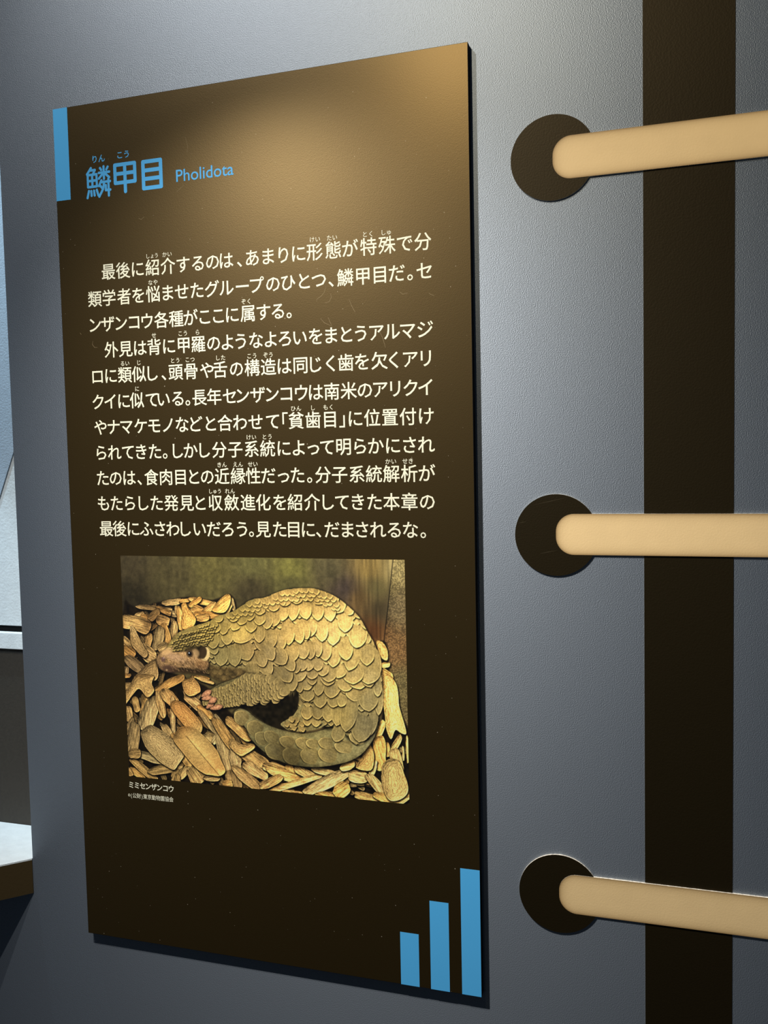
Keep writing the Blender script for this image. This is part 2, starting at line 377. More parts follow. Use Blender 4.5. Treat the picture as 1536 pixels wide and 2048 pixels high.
def prism(pts, h0, h1, mats, axis='Z'):
    """extrude an outline; axis Z: pts are (x, y); axis Y: pts are (x, z)"""
    n = len(pts)
    if axis == 'Z':
        vs = [(x, y, h0) for x, y in pts] + [(x, y, h1) for x, y in pts]
    else:
        vs = [(x, h0, z) for x, z in pts] + [(x, h1, z) for x, z in pts]
    fs = [tuple(range(n)), tuple(range(2 * n - 1, n - 1, -1))] + [(i, n + i, n + (i + 1) % n, (i + 1) % n) for i in range(n)]
    me = bpy.data.meshes.new('prism')
    me.from_pydata(vs, [], fs)
    bm = bmesh.new()
    bm.from_mesh(me)
    bmesh.ops.recalc_face_normals(bm, faces=bm.faces)
    bm.to_mesh(me)
    bm.free()
    for m in mats:
        me.materials.append(m)
    return me


def structure(name, me):
    o = put(name, me, None)
    o['kind'] = 'structure'
    return o


# ------------------------------------------------------------------ the wall, its dark stripe, the floor
FLOOR = -1.45
# right of X=-0.588 the wall is whole; left of it a niche is cut above the shelf
WT = 0.30
wall = structure('wall_front', prism([(-0.588, -0.3872), (-0.588, 1.15), (1.3, 1.15), (1.3, FLOOR), (-1.9, FLOOR),
                                      (-1.9, -0.3872)], 0.0, 0.018, [M['wall']], axis='Y'))
uvl = wall.data.uv_layers.new(name='Grain')
for lp in wall.data.loops:
    c = wall.data.vertices[lp.vertex_index].co
    uvl.data[lp.index].uv = (c.z, c.x)
put('printed_stripe', box(-0.0100, 0.0540, -0.0004, 0.0002, FLOOR, 1.15, [M['edge'], M['dark']], front=1), wall)
structure('floor', box(-1.9, 1.3, -2.6, 0.4, FLOOR - 0.05, FLOOR, [M['floor']]))

# niche: a dark lower panel, a white ledge, a black gap and a white back with a flat blue-grey area above a slanted edge
BY = 0.068
niche = structure('wall_back', box(-1.9, -0.45, BY + 0.004, BY + 0.03, -0.45, 1.15, [M['white']]))
put('dark_panel', box(-1.9, -0.46, BY - 0.002, BY + 0.004, -0.3872, -0.1945, [M['panelbrown']], 0.0008), niche)
put('white_ledge', box(-1.9, -0.46, BY - 0.006, BY + 0.004, -0.1945, -0.1772, [M['white']], 0.0008), niche)
put('black_gap', box(-1.9, -0.46, BY + 0.001, BY + 0.005, -0.1772, -0.1705, [M['black']]), niche)
put('white_panel', box(-1.9, -0.46, BY - 0.001, BY + 0.004, -0.1705, 1.15, [M['white']], 0.0008), niche)
sl = empty('slanted_area', (-0.9, BY - 0.001, 0.2), 'pale blue-grey area with a slanted edge in the niche left of the panel', 'board')
put('area_face', prism([(-0.46, 1.10), (-0.46, 0.44), (-0.7205, -0.165), (-1.2, -0.165), (-1.2, 1.10)],
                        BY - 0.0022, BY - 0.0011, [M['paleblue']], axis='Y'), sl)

shelf = empty('display_shelf', (-0.9, 0.0, -0.4214), 'white-topped shelf with a brown edge, lower left of the panel', 'shelf')
put('shelf_top', prism([(-0.5885, -0.0005), (-0.5885, BY - 0.0025), (-1.9, BY - 0.0025), (-1.9, -0.2005), (-0.796, -0.2005)],
                       -0.3880, -0.3865, [M['white']]), shelf)
put('shelf_body', prism([(-0.5885, -0.0005), (-1.9, -0.0005), (-1.9, -0.20), (-0.795, -0.20)],
                        -0.4214, -0.3880, [M['shelf_edge']]), shelf)

# ------------------------------------------------------------------ the three disc-and-bar signs
BX = -0.0765
DISC_X, DISC_R = -0.0764, 0.0323
BAR_H = 0.0161
CR = 0.0140


def bar_mesh(zc, x1):
    """flat cut board; its print is a tan bar whose tint deepens to brown right at the rim"""
    def ring(ins):
        pts = []
        r = CR - ins
        for cx, cz, a0 in ((BX + CR, zc + BAR_H - CR, 90), (BX + CR, zc - BAR_H + CR, 180)):
            for k in range(13):
                a = math.radians(a0 + 90 * k / 12)
                pts.append((cx + r * math.cos(a), cz + r * math.sin(a)))
        pts.append((x1, zc - BAR_H + ins))
        pts.append((x1, zc + BAR_H - ins))
        return pts
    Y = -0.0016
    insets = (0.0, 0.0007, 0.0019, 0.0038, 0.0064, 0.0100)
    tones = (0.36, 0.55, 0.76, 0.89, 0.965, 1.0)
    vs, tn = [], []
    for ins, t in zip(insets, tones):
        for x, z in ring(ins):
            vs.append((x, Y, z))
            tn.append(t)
    n = len(ring(0))
    fs, mi = [], []
    for k in range(len(insets) - 1):
        for i in range(n):
            j = (i + 1) % n
            if i == n - 2:
                continue
            fs.append((k * n + i, k * n + j, (k + 1) * n + j, (k + 1) * n + i))
            mi.append(0)
    last = (len(insets) - 1) * n
    fs.append(tuple(range(last, last + n)))
    mi.append(0)
    nb = len(vs)
    for x, z in ring(0):
        vs.append((x, 0.0, z))
        tn.append(1)
    for i in range(n):
        j = (i + 1) % n
        fs.append((i, nb + i, nb + j, j))
        mi.append(1)
    me = bpy.data.meshes.new('bar')
    me.from_pydata(vs, [], fs)
    me.materials.append(M['tan'])
    me.materials.append(M['edge'])
    me.polygons.foreach_set('material_index', mi)
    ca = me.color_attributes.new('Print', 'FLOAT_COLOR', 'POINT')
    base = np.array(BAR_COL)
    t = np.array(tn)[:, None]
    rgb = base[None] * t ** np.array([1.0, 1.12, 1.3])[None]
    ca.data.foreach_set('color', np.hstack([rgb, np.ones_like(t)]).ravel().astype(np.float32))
    return me


def disc_mesh(zc):
    n = 72
    pts = [(DISC_X + DISC_R * math.cos(2 * math.pi * k / n), zc + DISC_R * math.sin(2 * math.pi * k / n)) for k in range(n)]
    me = prism(pts, -0.0014, 0.0, [M['edge'], M['dark']], axis='Y')
    for f in me.polygons:
        if f.normal.y < -0.9:
            f.material_index = 1
    return me


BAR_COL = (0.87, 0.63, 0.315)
rows = [('tan bar on a dark brown disc, uppermost of the three, right of the panel', 0.2267, 0.2256, False),
        ('tan bar on a scratched dark brown disc, middle of the three, right of the panel', -0.0639, -0.0633, True),
        ('tan bar on a dark brown disc with a chipped pale rim, lowest of the three', -0.3548, -0.3536, False)]
for lab, dz, bz, scr in rows:
    e = empty('bar_and_disc_sign', (DISC_X, 0.0, dz - DISC_R), lab, 'sign', 'tan bars ending on dark discs')
    d = put('disc', disc_mesh(dz), e)
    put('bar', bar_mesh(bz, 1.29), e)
    if scr:
        for (xa, za, xb, zb) in ((-0.096, -0.0405, -0.0660, -0.0340), (-0.0905, -0.0790, -0.0745, -0.0757), (-0.1065, -0.0548, -0.0990, -0.0530)):
            w = 0.00014
            me = prism([(xa, za), ((xa + xb) / 2, (za + zb) / 2 - w), (xb, zb), ((xa + xb) / 2, (za + zb) / 2 + w)], -0.00146, -0.00139, [M['scratch']], axis='Y')
            put('scratch', me, d)

# ------------------------------------------------------------------ the information panel
PX0, PX1, PZ0, PZ1, PT = -0.5218, -0.1401, -0.4487, 0.3203, 0.007
FY = -PT                                   # plane of the printed face
panel = empty('information_panel', ((PX0 + PX1) / 2, 0, PZ0),
              'tall dark brown information panel with cream Japanese text and a pangolin photo', 'panel')
put('board', box(PX0, PX1, FY, 0.0, PZ0, PZ1, [M['side'], M['board']], 0.00025, front=1), panel)
E_ = 0.00006


def flat(x0, x1, z0, z1, m):
    return box(x0, x1, FY - E_, FY + 0.0002, z0, z1, [m])


put('corner_bar', flat(PX0 - 0.00003, -0.5067, 0.2389, PZ1 + 0.00002, M['blue']), panel)
for x0, x1, z1 in ((-0.2097, -0.1934, -0.4026), (-0.1834, -0.1671, -0.3719), (-0.1566, -0.1403, -0.3406)):
    put('corner_bar', flat(x0, x1, PZ0, z1, M['blue']), panel)

# lettering: outlines of Blender's built-in font, flattened to a thin film of ink
_cu = bpy.data.curves.new('glyph', 'FONT')
_ob = bpy.data.objects.new('glyph', _cu)
COL.objects.link(_ob)
_cache = {}


def glyph(ch, bold, res=2):
    k = (ch, bold, res)
    if k not in _cache:
        _cu.body = ch
        _cu.resolution_u = res
        _cu.bevel_depth = bold
        _cu.bevel_resolution = 2 if res > 3 else 0
        bpy.context.view_layer.update()
        me = bpy.data.meshes.new_from_object(_ob.evaluated_get(bpy.context.evaluated_depsgraph_get()))
        n = len(me.vertices)
        co = np.zeros(n * 3)
        me.vertices.foreach_get('co', co)
        _cache[k] = (co.reshape(-1, 3), [tuple(p.vertices) for p in me.polygons])
        bpy.data.meshes.remove(me)
    return _cache[k]


def text_mesh(items, m, bold, res=2):
    """items: (char, x centre, z of the em box centre, em, x scale)"""
    V, F, off = [], [], 0
    for ch, xc, zc, em, sx in items:
        co, fs = glyph(ch, bold, res)
        if not len(co):
            continue
        x = (co[:, 0] - (co[:, 0].min() + co[:, 0].max()) / 2) * em * sx + xc
        z = (co[:, 1] - 0.38) * em + zc
        y = FY - E_ - 0.00004 * (co[:, 2] / max(bold, 1e-3))
        V.append(np.stack([x, y, z], 1))
        F += [tuple(i + off for i in f) for f in fs]
        off += len(co)
    me = bpy.data.meshes.new('ink')
    me.from_pydata(np.concatenate(V).tolist(), [], F)
    me.materials.append(m)
    return me


EM = 0.0152
for z, s, xs in BODY:
    put('text_line', text_mesh([(c, x / 1e4, z / 1e4, EM, 0.985) for c, x in zip(s, xs)], M['cream'], 0.0085), panel)
for k, s, xc in GLOSS:
    em = 0.0050 if len(s) < 3 else 0.0046
    adv = [1.0 if c not in 'ょゅ' else 0.82 for c in s]
    pos, it = -sum(adv) / 2, []
    for c, a in zip(s, adv):
        it.append((c, xc / 1e4 + (pos + a / 2) * em, (round(1716.5 - k * 231.4) + 101) / 1e4, em, 0.98))
        pos += a
    put('reading_gloss', text_mesh(it, M['cream'], 0.005), panel)



def brush(paths, x0, x1, z0, z1, w, m):
    """a rounded character from round-ended strokes; paths are in the unit square of its ink"""
    V, F = [], []
    h = w / 2
    for path in paths:
        pts = [(x0 + h + a * (x1 - x0 - w), z0 + h + b * (z1 - z0 - w)) for a, b in path]
        for (xa, za), (xb, zb) in zip(pts, pts[1:]):
            t = math.atan2(zb - za, xb - xa)
            o = len(V)
            for cx, cz, s in ((xb, zb, -90), (xa, za, 90)):
                for k in range(11):
                    a = t + math.radians(s + 18 * k)
                    V.append((cx + h * math.cos(a), FY - E_ - 0.000001 * len(F), cz + h * math.sin(a)))
            F.append(tuple(range(o, len(V))))
    me = bpy.data.meshes.new('ink')
    me.from_pydata(V, [], F)
    me.materials.append(m)
    return me


SQ = lambda a, b, c, d: [(a, b), (c, b), (c, d), (a, d), (a, b)]
put('title_text', brush([[(.20, 1), (.02, .80)], [(.17, .92), (.37, .92), (.28, .79)], SQ(.05, .36, .43, .77), [(.05, .565), (.43, .565)],
                         [(.24, .77), (.24, .36)], [(.08, .23), (.01, 0)], [(.18, .22), (.19, .06)], [(.30, .22), (.32, .06)], [(.42, .24), (.48, .05)],
                         [(.745, 1), (.745, .58)], [(.53, .80), (.98, .80)], [(.59, .96), (.64, .89)], [(.92, .97), (.86, .89)],
                         [(.72, .78), (.53, .61)], [(.77, .78), (.97, .61)], [(.63, .54), (.52, .36)], [(.61, .48), (.75, .48), (.69, .24), (.52, .0)],
                         [(.58, .36), (.66, .27)], [(.81, .48), (1, .48)], [(.81, .36), (.81, .19), (1, .19)], [(.93, .56), (.93, 0)]],
                        -0.4902, -0.4638, 0.2372, 0.2652, 0.0022, M['blue']), panel)
put('title_text', brush([SQ(0, .34, 1, 1), [(0, .67), (1, .67)], [(.5, 1), (.5, 0)]], -0.4612, -0.4378, 0.2384, 0.2653, 0.0032, M['blue']), panel)
put('title_text', brush([SQ(0, 0, 1, 1), [(0, .35), (1, .35)], [(0, .67), (1, .67)]], -0.4327, -0.4118, 0.2388, 0.2649, 0.0034, M['blue']), panel)
put('reading_gloss', text_mesh([('り', -0.4800, 0.2714, 0.0072, 1), ('ん', -0.4727, 0.2714, 0.0072, 1)], M['blue'], 0.016), panel)
put('reading_gloss', text_mesh([('こ', -0.4540, 0.2720, 0.0070, 1), ('う', -0.4471, 0.2720, 0.0070, 1)], M['blue'], 0.016), panel)


def latin(s, x0, x1, base, cap, m, bold):
    _cu.body = s
    _cu.resolution_u = 4
    _cu.bevel_depth = bold
    _cu.bevel_resolution = 0
    bpy.context.view_layer.update()
    me = bpy.data.meshes.new_from_object(_ob.evaluated_get(bpy.context.evaluated_depsgraph_get()))
    xs = [v.co.x for v in me.vertices]
    a, b = min(xs), max(xs)
    k = cap / 0.73
    for v in me.vertices:
        v.co = Vector((x0 + (v.co.x - a) / (b - a) * (x1 - x0), FY - E_ - 0.00003 * v.co.z / bold, base + v.co.y * k))
    me.materials.clear()
    me.materials.append(m)
    return me


put('latin_title', latin('Pholidota', -0.3986, -0.3434, 0.2425, 0.0107, M['blue'], 0.008), panel)
cap = [(c, -0.4679 + i * 0.00602, -0.2988, 0.0068, 0.95) for i, c in enumerate('ミミセンザンコウ')]
put('photo_caption', text_mesh(cap, M['cream'], 0.018), panel)
cr, x = [], -0.4718
for c, a in zip('©(公財)東京動物園協会', [.55, .5, 1, 1, .5, 1, 1, 1, 1, 1, 1, 1]):
    em = 0.0051
    adv = a * 0.0455e-1 * 1.0
    cr.append((c, x + adv / 2, -0.3087, em * (0.7 if c == '©' else 1), 0.9))
    x += adv
put('photo_credit', text_mesh(cr, M['cream'], 0.002), panel)
bpy.data.objects.remove(_ob)

# curly scuffs rubbed into the laminate
def stroke(pts, w):
    P = [Vector((x, z)) for x, z in pts]
    out = []
    for s in (1, -1):
        side = []
        for i, p in enumerate(P):
            t = (P[min(i + 1, len(P) - 1)] - P[max(i - 1, 0)]).normalized()
            ww = w * (0.25 + 0.75 * math.sin(math.pi * (i + .5) / len(P)))
            side.append((p.x - s * t.y * ww, p.y + s * t.x * ww))
        out += side if s > 0 else side[::-1]
    return out


for pts in SCUFFS:
    put('scuff_mark', prism(stroke([(a / 1e4, b / 1e4) for a, b in pts], 0.00010), FY - 0.00003, FY + 0.0001, [M['scuff']], axis='Y'), panel)

# ------------------------------------------------------------------ the photograph printed on the panel
GW, GH = 840, 640
rng = np.random.default_rng(7)
random.seed(7)
img = np.zeros((GH, GW, 3))
YY, XX = np.mgrid[0:GH, 0:GW].astype(float)


def vnoise(cell_x, cell_y, seed=0, ang=0.0):
    r = np.random.default_rng(seed)
    ca, sa = math.cos(ang), math.sin(ang)
    u = (XX * ca + YY * sa) / cell_x + 60
    v = (-XX * sa + YY * ca) / cell_y + 60
    g = r.random((512, 512))
    ui, vi = np.floor(u).astype(int), np.floor(v).astype(int)
    fu, fv = u - ui, v - vi
    fu, fv = fu * fu * (3 - 2 * fu), fv * fv * (3 - 2 * fv)
    ui, vi = ui % 511, vi % 511
    return (g[vi, ui] * (1 - fu) + g[vi, ui + 1] * fu) * (1 - fv) + (g[vi + 1, ui] * (1 - fu) + g[vi + 1, ui + 1] * fu) * fv


def tint_field(key):
    t = np.array(TINTS[key], float).reshape(-1, 5)
    # coarse grid, then stretched
    gy, gx = np.mgrid[0:GH + 20:20, 0:GW + 20:20].astype(float)
    d = (gx[..., None] - t[:, 0]) ** 2 + (gy[..., None] - t[:, 1]) ** 2 + 60
    w = 1 / d ** 1.6
    f = (w[..., None] * t[:, 2:]).sum(2) / w.sum(2)[..., None] / 255.0
    u, v = XX / 20, YY / 20
    ui, vi = u.astype(int), v.astype(int)
    fu, fv = (u - ui)[..., None], (v - vi)[..., None]
    ui1, vi1 = np.minimum(ui + 1, f.shape[1] - 1), np.minimum(vi + 1, f.shape[0] - 1)
    return (f[vi, ui] * (1 - fu) + f[vi, ui1] * fu) * (1 - fv) + (f[vi1, ui] * (1 - fu) + f[vi1, ui1] * fu) * fv


def smooth_closed(flatpts, sub=6, jit=0.0, seed=0):
    P = np.array(flatpts, float).reshape(-1, 2)
    n = len(P)
    out = []
    for i in range(n):
        p0, p1, p2, p3 = P[i - 1], P[i], P[(i + 1) % n], P[(i + 2) % n]
        for k in range(sub):
            t = k / sub
            out.append(0.5 * ((2 * p1) + (-p0 + p2) * t + (2 * p0 - 5 * p1 + 4 * p2 - p3) * t * t + (-p0 + 3 * p1 - 3 * p2 + p3) * t ** 3))
    return np.array(out)


def window(x0, x1, y0, y1):
    x0, x1 = max(0, int(x0)), min(GW, int(x1) + 1)
    y0, y1 = max(0, int(y0)), min(GH, int(y1) + 1)
    return x0, x1, y0, y1


def sd_poly(P, pad=6):
    """signed distance (inside positive) on the outline's own window"""
    x0, x1, y0, y1 = window(P[:, 0].min() - pad, P[:, 0].max() + pad, P[:, 1].min() - pad, P[:, 1].max() + pad)
    if x1 <= x0 or y1 <= y0:
        return None
    xs, ys = XX[y0:y1, x0:x1], YY[y0:y1, x0:x1]
    inside = np.zeros(xs.shape, bool)
    dist = np.full(xs.shape, 1e9)
    for i in range(len(P)):
        (ax, ay), (bx, by) = P[i - 1], P[i]
        cond = ((ay > ys) != (by > ys))
        if ay != by:
            inside ^= cond & (xs < (bx - ax) * (ys - ay) / (by - ay) + ax)
        ex, ey = bx - ax, by - ay
        L2 = ex * ex + ey * ey + 1e-9
        t = np.clip(((xs - ax) * ex + (ys - ay) * ey) / L2, 0, 1)
        dist = np.minimum(dist, (xs - ax - t * ex) ** 2 + (ys - ay - t * ey) ** 2)
    dist = np.sqrt(dist)
    return (slice(y0, y1), slice(x0, x1)), np.where(inside, dist, -dist)


GRAIN = [vnoise(16, 1.7, 40 + k, (k + .5) * math.pi / 8) for k in range(8)]
N1, N2, N3 = vnoise(3, 3, 1), vnoise(9, 9, 2), vnoise(40, 40, 3)
NF = vnoise(1.6, 1.6, 4)
TB, TC, TK = tint_field('body'), tint_field('chip'), tint_field('back')


def over(sl, alpha, col):
    img[sl] = img[sl] * (1 - alpha[..., None]) + col * alpha[..., None]


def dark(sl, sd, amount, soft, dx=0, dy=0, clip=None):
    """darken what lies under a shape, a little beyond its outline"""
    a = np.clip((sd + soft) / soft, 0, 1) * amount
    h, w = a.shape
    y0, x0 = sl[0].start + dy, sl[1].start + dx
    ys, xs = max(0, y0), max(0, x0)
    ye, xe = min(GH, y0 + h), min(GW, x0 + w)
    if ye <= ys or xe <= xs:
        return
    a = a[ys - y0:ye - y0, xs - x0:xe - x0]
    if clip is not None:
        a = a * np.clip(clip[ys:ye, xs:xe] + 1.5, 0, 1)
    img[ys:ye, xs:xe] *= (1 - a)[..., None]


# backdrop of the photographed enclosure: mottled olive-black wall
img[:] = TK * (0.80 + 0.22 * N2 + 0.14 * N1 + 0.22 * vnoise(10, 60, 5))[..., None]
for key, tone in (('wall_corner', 1.0), ('wall_side', 1.0)):
    r = sd_poly(np.array(AREAS[key], float).reshape(-1, 2))
    sl, sd = r
    a = np.clip(sd + .5, 0, 1)
    if key == 'wall_side':
        dark(sl, sd, 0.65, 2.5, -1, 0)
        c = TK[sl] * (0.78 + 0.5 * NF[sl] * (N1[sl] > 0.45) + 0.1 * N2[sl])[..., None]
    else:
        c = TK[sl] * (0.8 + 0.35 * vnoise(5, 50, 8)[sl] + 0.1 * NF[sl])[..., None]
    over(sl, a, c)
# black floor between the chips
sl, sd = sd_poly(smooth_closed(AREAS['chips_back'], 3))
over(sl, np.clip(sd / 6 + .5, 0, 1), np.array([0.085, 0.065, 0.04]) * (0.6 + 0.8 * N2[sl])[..., None])


def chip_poly(cx, cy, ax, ay, bx, by, seed):
    r = np.random.default_rng(seed)
    n = 14
    ph = r.random() * 6
    out = []
    for k in range(n):
        t = 2 * math.pi * k / n
        c, s = math.cos(t), math.sin(t)
        c = math.copysign(abs(c) ** 0.85, c)
        s = math.copysign(abs(s) ** 0.72, s)
        w = 1 + 0.10 * math.sin(2 * t + ph) + 0.09 * (r.random() - .5) * 2
        out += [cx + (ax * c + bx * s) * w, cy + (ay * c + by * s) * w]
    return out


def draw_chip(P, axis, style, seed, gain=1.0):
    r_ = sd_poly(P)
    if r_ is None:
        return
    sl, sd = r_
    if sl[0].stop <= sl[0].start:
        return
    rr = np.random.default_rng(seed)
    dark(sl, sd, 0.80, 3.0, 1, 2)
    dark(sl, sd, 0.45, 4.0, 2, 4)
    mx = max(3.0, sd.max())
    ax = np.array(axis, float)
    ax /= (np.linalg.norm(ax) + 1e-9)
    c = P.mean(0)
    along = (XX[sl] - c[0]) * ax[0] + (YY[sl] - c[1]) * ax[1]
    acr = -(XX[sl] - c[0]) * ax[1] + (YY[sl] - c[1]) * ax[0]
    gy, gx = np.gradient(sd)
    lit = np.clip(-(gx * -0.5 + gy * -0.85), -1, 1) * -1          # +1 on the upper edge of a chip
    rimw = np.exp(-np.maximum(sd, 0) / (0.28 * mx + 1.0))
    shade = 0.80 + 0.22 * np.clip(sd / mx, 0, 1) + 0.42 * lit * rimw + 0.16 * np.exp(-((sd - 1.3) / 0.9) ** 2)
    if style == 1:
        ph = (sd + 2.2 * (N2[sl] * 2 - 1) * 2 + 2.0 * N1[sl]) * (1.05)
        shade += 0.14 * np.sin(ph)
    elif style == 2:
        shade += 0.03 * np.sin(acr * 1.3 + 3 * N2[sl])
        crease = np.exp(-((acr - 1.0 - 3 * (N3[sl] - .5)) / 1.1) ** 2)
        shade -= 0.55 * crease * (along > -mx * 1.3)
        shade += 0.10 * (acr < 0)
    else:
        g = GRAIN[int((math.atan2(ax[1], ax[0]) % math.pi) / math.pi * 8) % 8][sl]
        shade += (0.5 + 0.3 * rr.random()) * (g - 0.5)
        shade += 0.04 * np.sin(acr * (1.0 + rr.random()) + 9 * N2[sl])
    shade += 0.22 * (N1[sl] - .5) + 0.16 * (NF[sl] - .5)
    col = TC[sl] * (shade * gain * (0.90 + 0.22 * rr.random()))[..., None]
    col = col * (1 + np.array([0.03, 0, -0.05]) * (rr.random() * 2 - 1) * 2)
    over(sl, np.clip(sd + .5, 0, 1), np.clip(col, 0, 1))


# loose small chips first, then the ones that stand out one by one
chips_sd = np.full((GH, GW), -1.0)
sl, sd = sd_poly(smooth_closed(AREAS['chips_back'], 3))
chips_sd[sl] = sd
for k in range(330):
    x, y = rng.random() * GW, 130 + rng.random() * (GH - 130)
    if chips_sd[int(y), int(x)] < 8:
        continue
    a = rng.random() * 3.14 if y < 420 else 0.9 + 0.9 * (rng.random() - .5) if x < 420 else -0.2 + 0.9 * rng.random()
    l, w = 14 + 16 * rng.random(), 5 + 5 * rng.random()
    ca, sa = math.cos(a), math.sin(a)
    P = smooth_closed(chip_poly(x, y, l * ca, l * sa, -w * sa, w * ca, k), 2)
    draw_chip(P, (ca, sa), 0, k, 0.62)
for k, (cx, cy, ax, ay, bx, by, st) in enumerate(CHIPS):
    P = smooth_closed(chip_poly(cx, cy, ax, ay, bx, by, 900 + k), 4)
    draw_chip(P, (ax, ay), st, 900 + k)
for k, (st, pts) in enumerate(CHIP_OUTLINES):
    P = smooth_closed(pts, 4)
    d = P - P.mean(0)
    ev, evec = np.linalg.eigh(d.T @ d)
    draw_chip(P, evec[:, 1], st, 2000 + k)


def scale_poly(cx, cy, ax, ay, bx, by, seed):
    """a shield: wide rounded base, blunt pointed tip towards +a"""
    r = np.random.default_rng(seed)
    out = []
    prof = [(-1, 0.0), (-0.94, 0.5), (-0.7, 0.86), (-0.25, 1.0), (0.2, 0.98), (0.55, 0.80), (0.82, 0.48), (0.97, 0.15)]
    for u, w in prof + [(1.0, 0)] + [(u, -w) for u, w in prof[:0:-1]]:
        ju, jw = 1 + 0.05 * (r.random() - .5), 1 + 0.08 * (r.random() - .5)
        out += [cx + ax * u * ju + bx * w * jw, cy + ay * u * ju + by * w * jw]
    return out


def draw_scale(cx, cy, ax, ay, bx, by, seed, gain=1.0, soft=1.0, clip=None):
    P = smooth_closed(scale_poly(cx, cy, ax, ay, bx, by, seed), 3)
    r_ = sd_poly(P)
    if r_ is None:
        return
    sl, sd = r_
    rr = np.random.default_rng(seed + 5)
    L_ = math.hypot(ax, ay)
    W_ = math.hypot(bx, by)
    u = ((XX[sl] - cx) * ax + (YY[sl] - cy) * ay) / (L_ * L_)
    v = ((XX[sl] - cx) * bx + (YY[sl] - cy) * by) / (W_ * W_)
    # crevice under the tip: fades out towards the base of the scale
    fade = np.clip(u * 0.9 + 0.55, 0, 1)
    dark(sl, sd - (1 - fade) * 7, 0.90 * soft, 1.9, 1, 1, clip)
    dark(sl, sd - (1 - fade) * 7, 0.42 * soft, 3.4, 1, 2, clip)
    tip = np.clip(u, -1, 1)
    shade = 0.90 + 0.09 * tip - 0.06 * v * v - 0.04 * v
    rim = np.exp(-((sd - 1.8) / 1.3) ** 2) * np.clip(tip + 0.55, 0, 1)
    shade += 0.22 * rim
    shade -= 0.13 * np.exp(-((sd - 5) / 3.5) ** 2) * 0.35
    grow = np.sin(v * 16 * max(W_, 8) / 20 + 2.5 * N2[sl]) * (0.018 + 0.02 * rr.random())
    shade += grow * np.clip(0.9 - tip, 0, 1)
    shade += 0.15 * (N1[sl] - .5) + 0.12 * (NF[sl] - .5) + 0.12 * (N2[sl] - .5)
    worn = np.clip(1 - (u * u + v * v) * 1.6, 0, 1) * (0.10 * rr.random())
    shade -= worn
    col = TB[sl] * (shade * gain * (0.95 + 0.10 * rr.random()))[..., None]
    col = col * BR
    grey = col.mean(2, keepdims=True)
    col = col + (grey - col) * (0.18 * worn[..., None] * 6 * rr.random())
    a = np.clip(sd + .5, 0, 1) * np.clip((u + 1.02) * 5, 0, 1)
    if clip is not None:
        a = a * np.clip(clip[sl] + 1.5, 0, 1)
    over(sl, a, np.clip(col, 0, 1))


BR = np.array([1.05, 1.0, 0.95])
# the body of the animal under its scales
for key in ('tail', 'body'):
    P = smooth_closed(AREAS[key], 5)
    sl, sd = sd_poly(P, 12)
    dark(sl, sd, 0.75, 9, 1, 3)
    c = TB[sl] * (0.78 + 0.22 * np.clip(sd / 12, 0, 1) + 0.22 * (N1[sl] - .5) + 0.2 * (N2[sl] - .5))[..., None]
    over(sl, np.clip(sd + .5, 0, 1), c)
body_mask = np.full((GH, GW), -9.0)
sl, sd = sd_poly(smooth_closed(AREAS['body'], 5))
body_mask[sl] = sd
whole = body_mask.copy()
sl, sd = sd_poly(smooth_closed(AREAS['tail'], 5))
whole[sl] = np.maximum(whole[sl], sd)
# filler scales over the whole back so that no patch stays bare
for j in range(30):
    for i in range(40):
        x = 150 + i * 19 + (j % 2) * 9.5 + rng.random() * 4
        y = 520 - j * 15 + rng.random() * 3
        if not (0 <= int(y) < GH and 0 <= int(x) < GW) or body_mask[int(y), int(x)] < 5:
            continue
        a = 1.55 + 0.3 * (rng.random() - .5)
        l, w = 15, 11.5
        draw_scale(x, y, l * math.cos(a), l * math.sin(a), -w * math.sin(a), w * math.cos(a), j * 50 + i, clip=whole)
# dark hollow under the belly
sl, sd = sd_poly(smooth_closed(AREAS['cavity'], 4))
over(sl, np.clip(sd / 4 + .6, 0, 1), np.array([0.09, 0.075, 0.045]) * (0.5 + 0.9 * N2[sl])[..., None])
P = smooth_closed(AREAS['foot'], 4)
sl, sd = sd_poly(P)
over(sl, np.clip(sd + .5, 0, 1), TB[sl] * (0.55 + 0.3 * N2[sl] + 0.3 * N1[sl])[..., None])
fm = np.full((GH, GW), -9.0)
fm[sl] = sd
for k in range(46):
    x, y = P[:, 0].min() + rng.random() * np.ptp(P[:, 0]), P[:, 1].min() + rng.random() * np.ptp(P[:, 1])
    if fm[int(y), int(x)] < 3:
        continue
    draw_scale(x, y, 2, 8, 7, -1, 7000 + k, 1.0)
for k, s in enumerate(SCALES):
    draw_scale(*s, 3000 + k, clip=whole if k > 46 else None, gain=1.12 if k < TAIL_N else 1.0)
# fine ridge scales along the spine and on the head
for key, sp, w, l, a0, gain in (('ridge', 15, 9, 10, 1.35, 1.0), ('head_scales', 9.5, 5.6, 6.6, 0.9, 1.0)):
    P = smooth_closed(AREAS[key], 4)
    sl, sd = sd_poly(P)
    mk = np.full((GH, GW), -9.0)
    mk[sl] = sd
    for j in range(-30, 40):
        for i in range(60):
            x = P[:, 0].min() + i * sp + (j % 2) * sp / 2 + rng.random() * sp * 0.4
            y = P[:, 1].max() - j * sp * 0.72 + rng.random() * sp * 0.35 - 0.25 * i * sp * (key == 'head_scales')
            if not (0 <= int(y) < GH and 0 <= int(x) < GW) or mk[int(y), int(x)] < 2:
                continue
            a = a0 + 0.3 * (rng.random() - .5)
            draw_scale(x, y, l * math.cos(a), l * math.sin(a), -w * math.sin(a), w * math.cos(a), 7000 + j * 60 + i, gain, 0.45 if key == 'ridge' else 0.8, clip=whole)
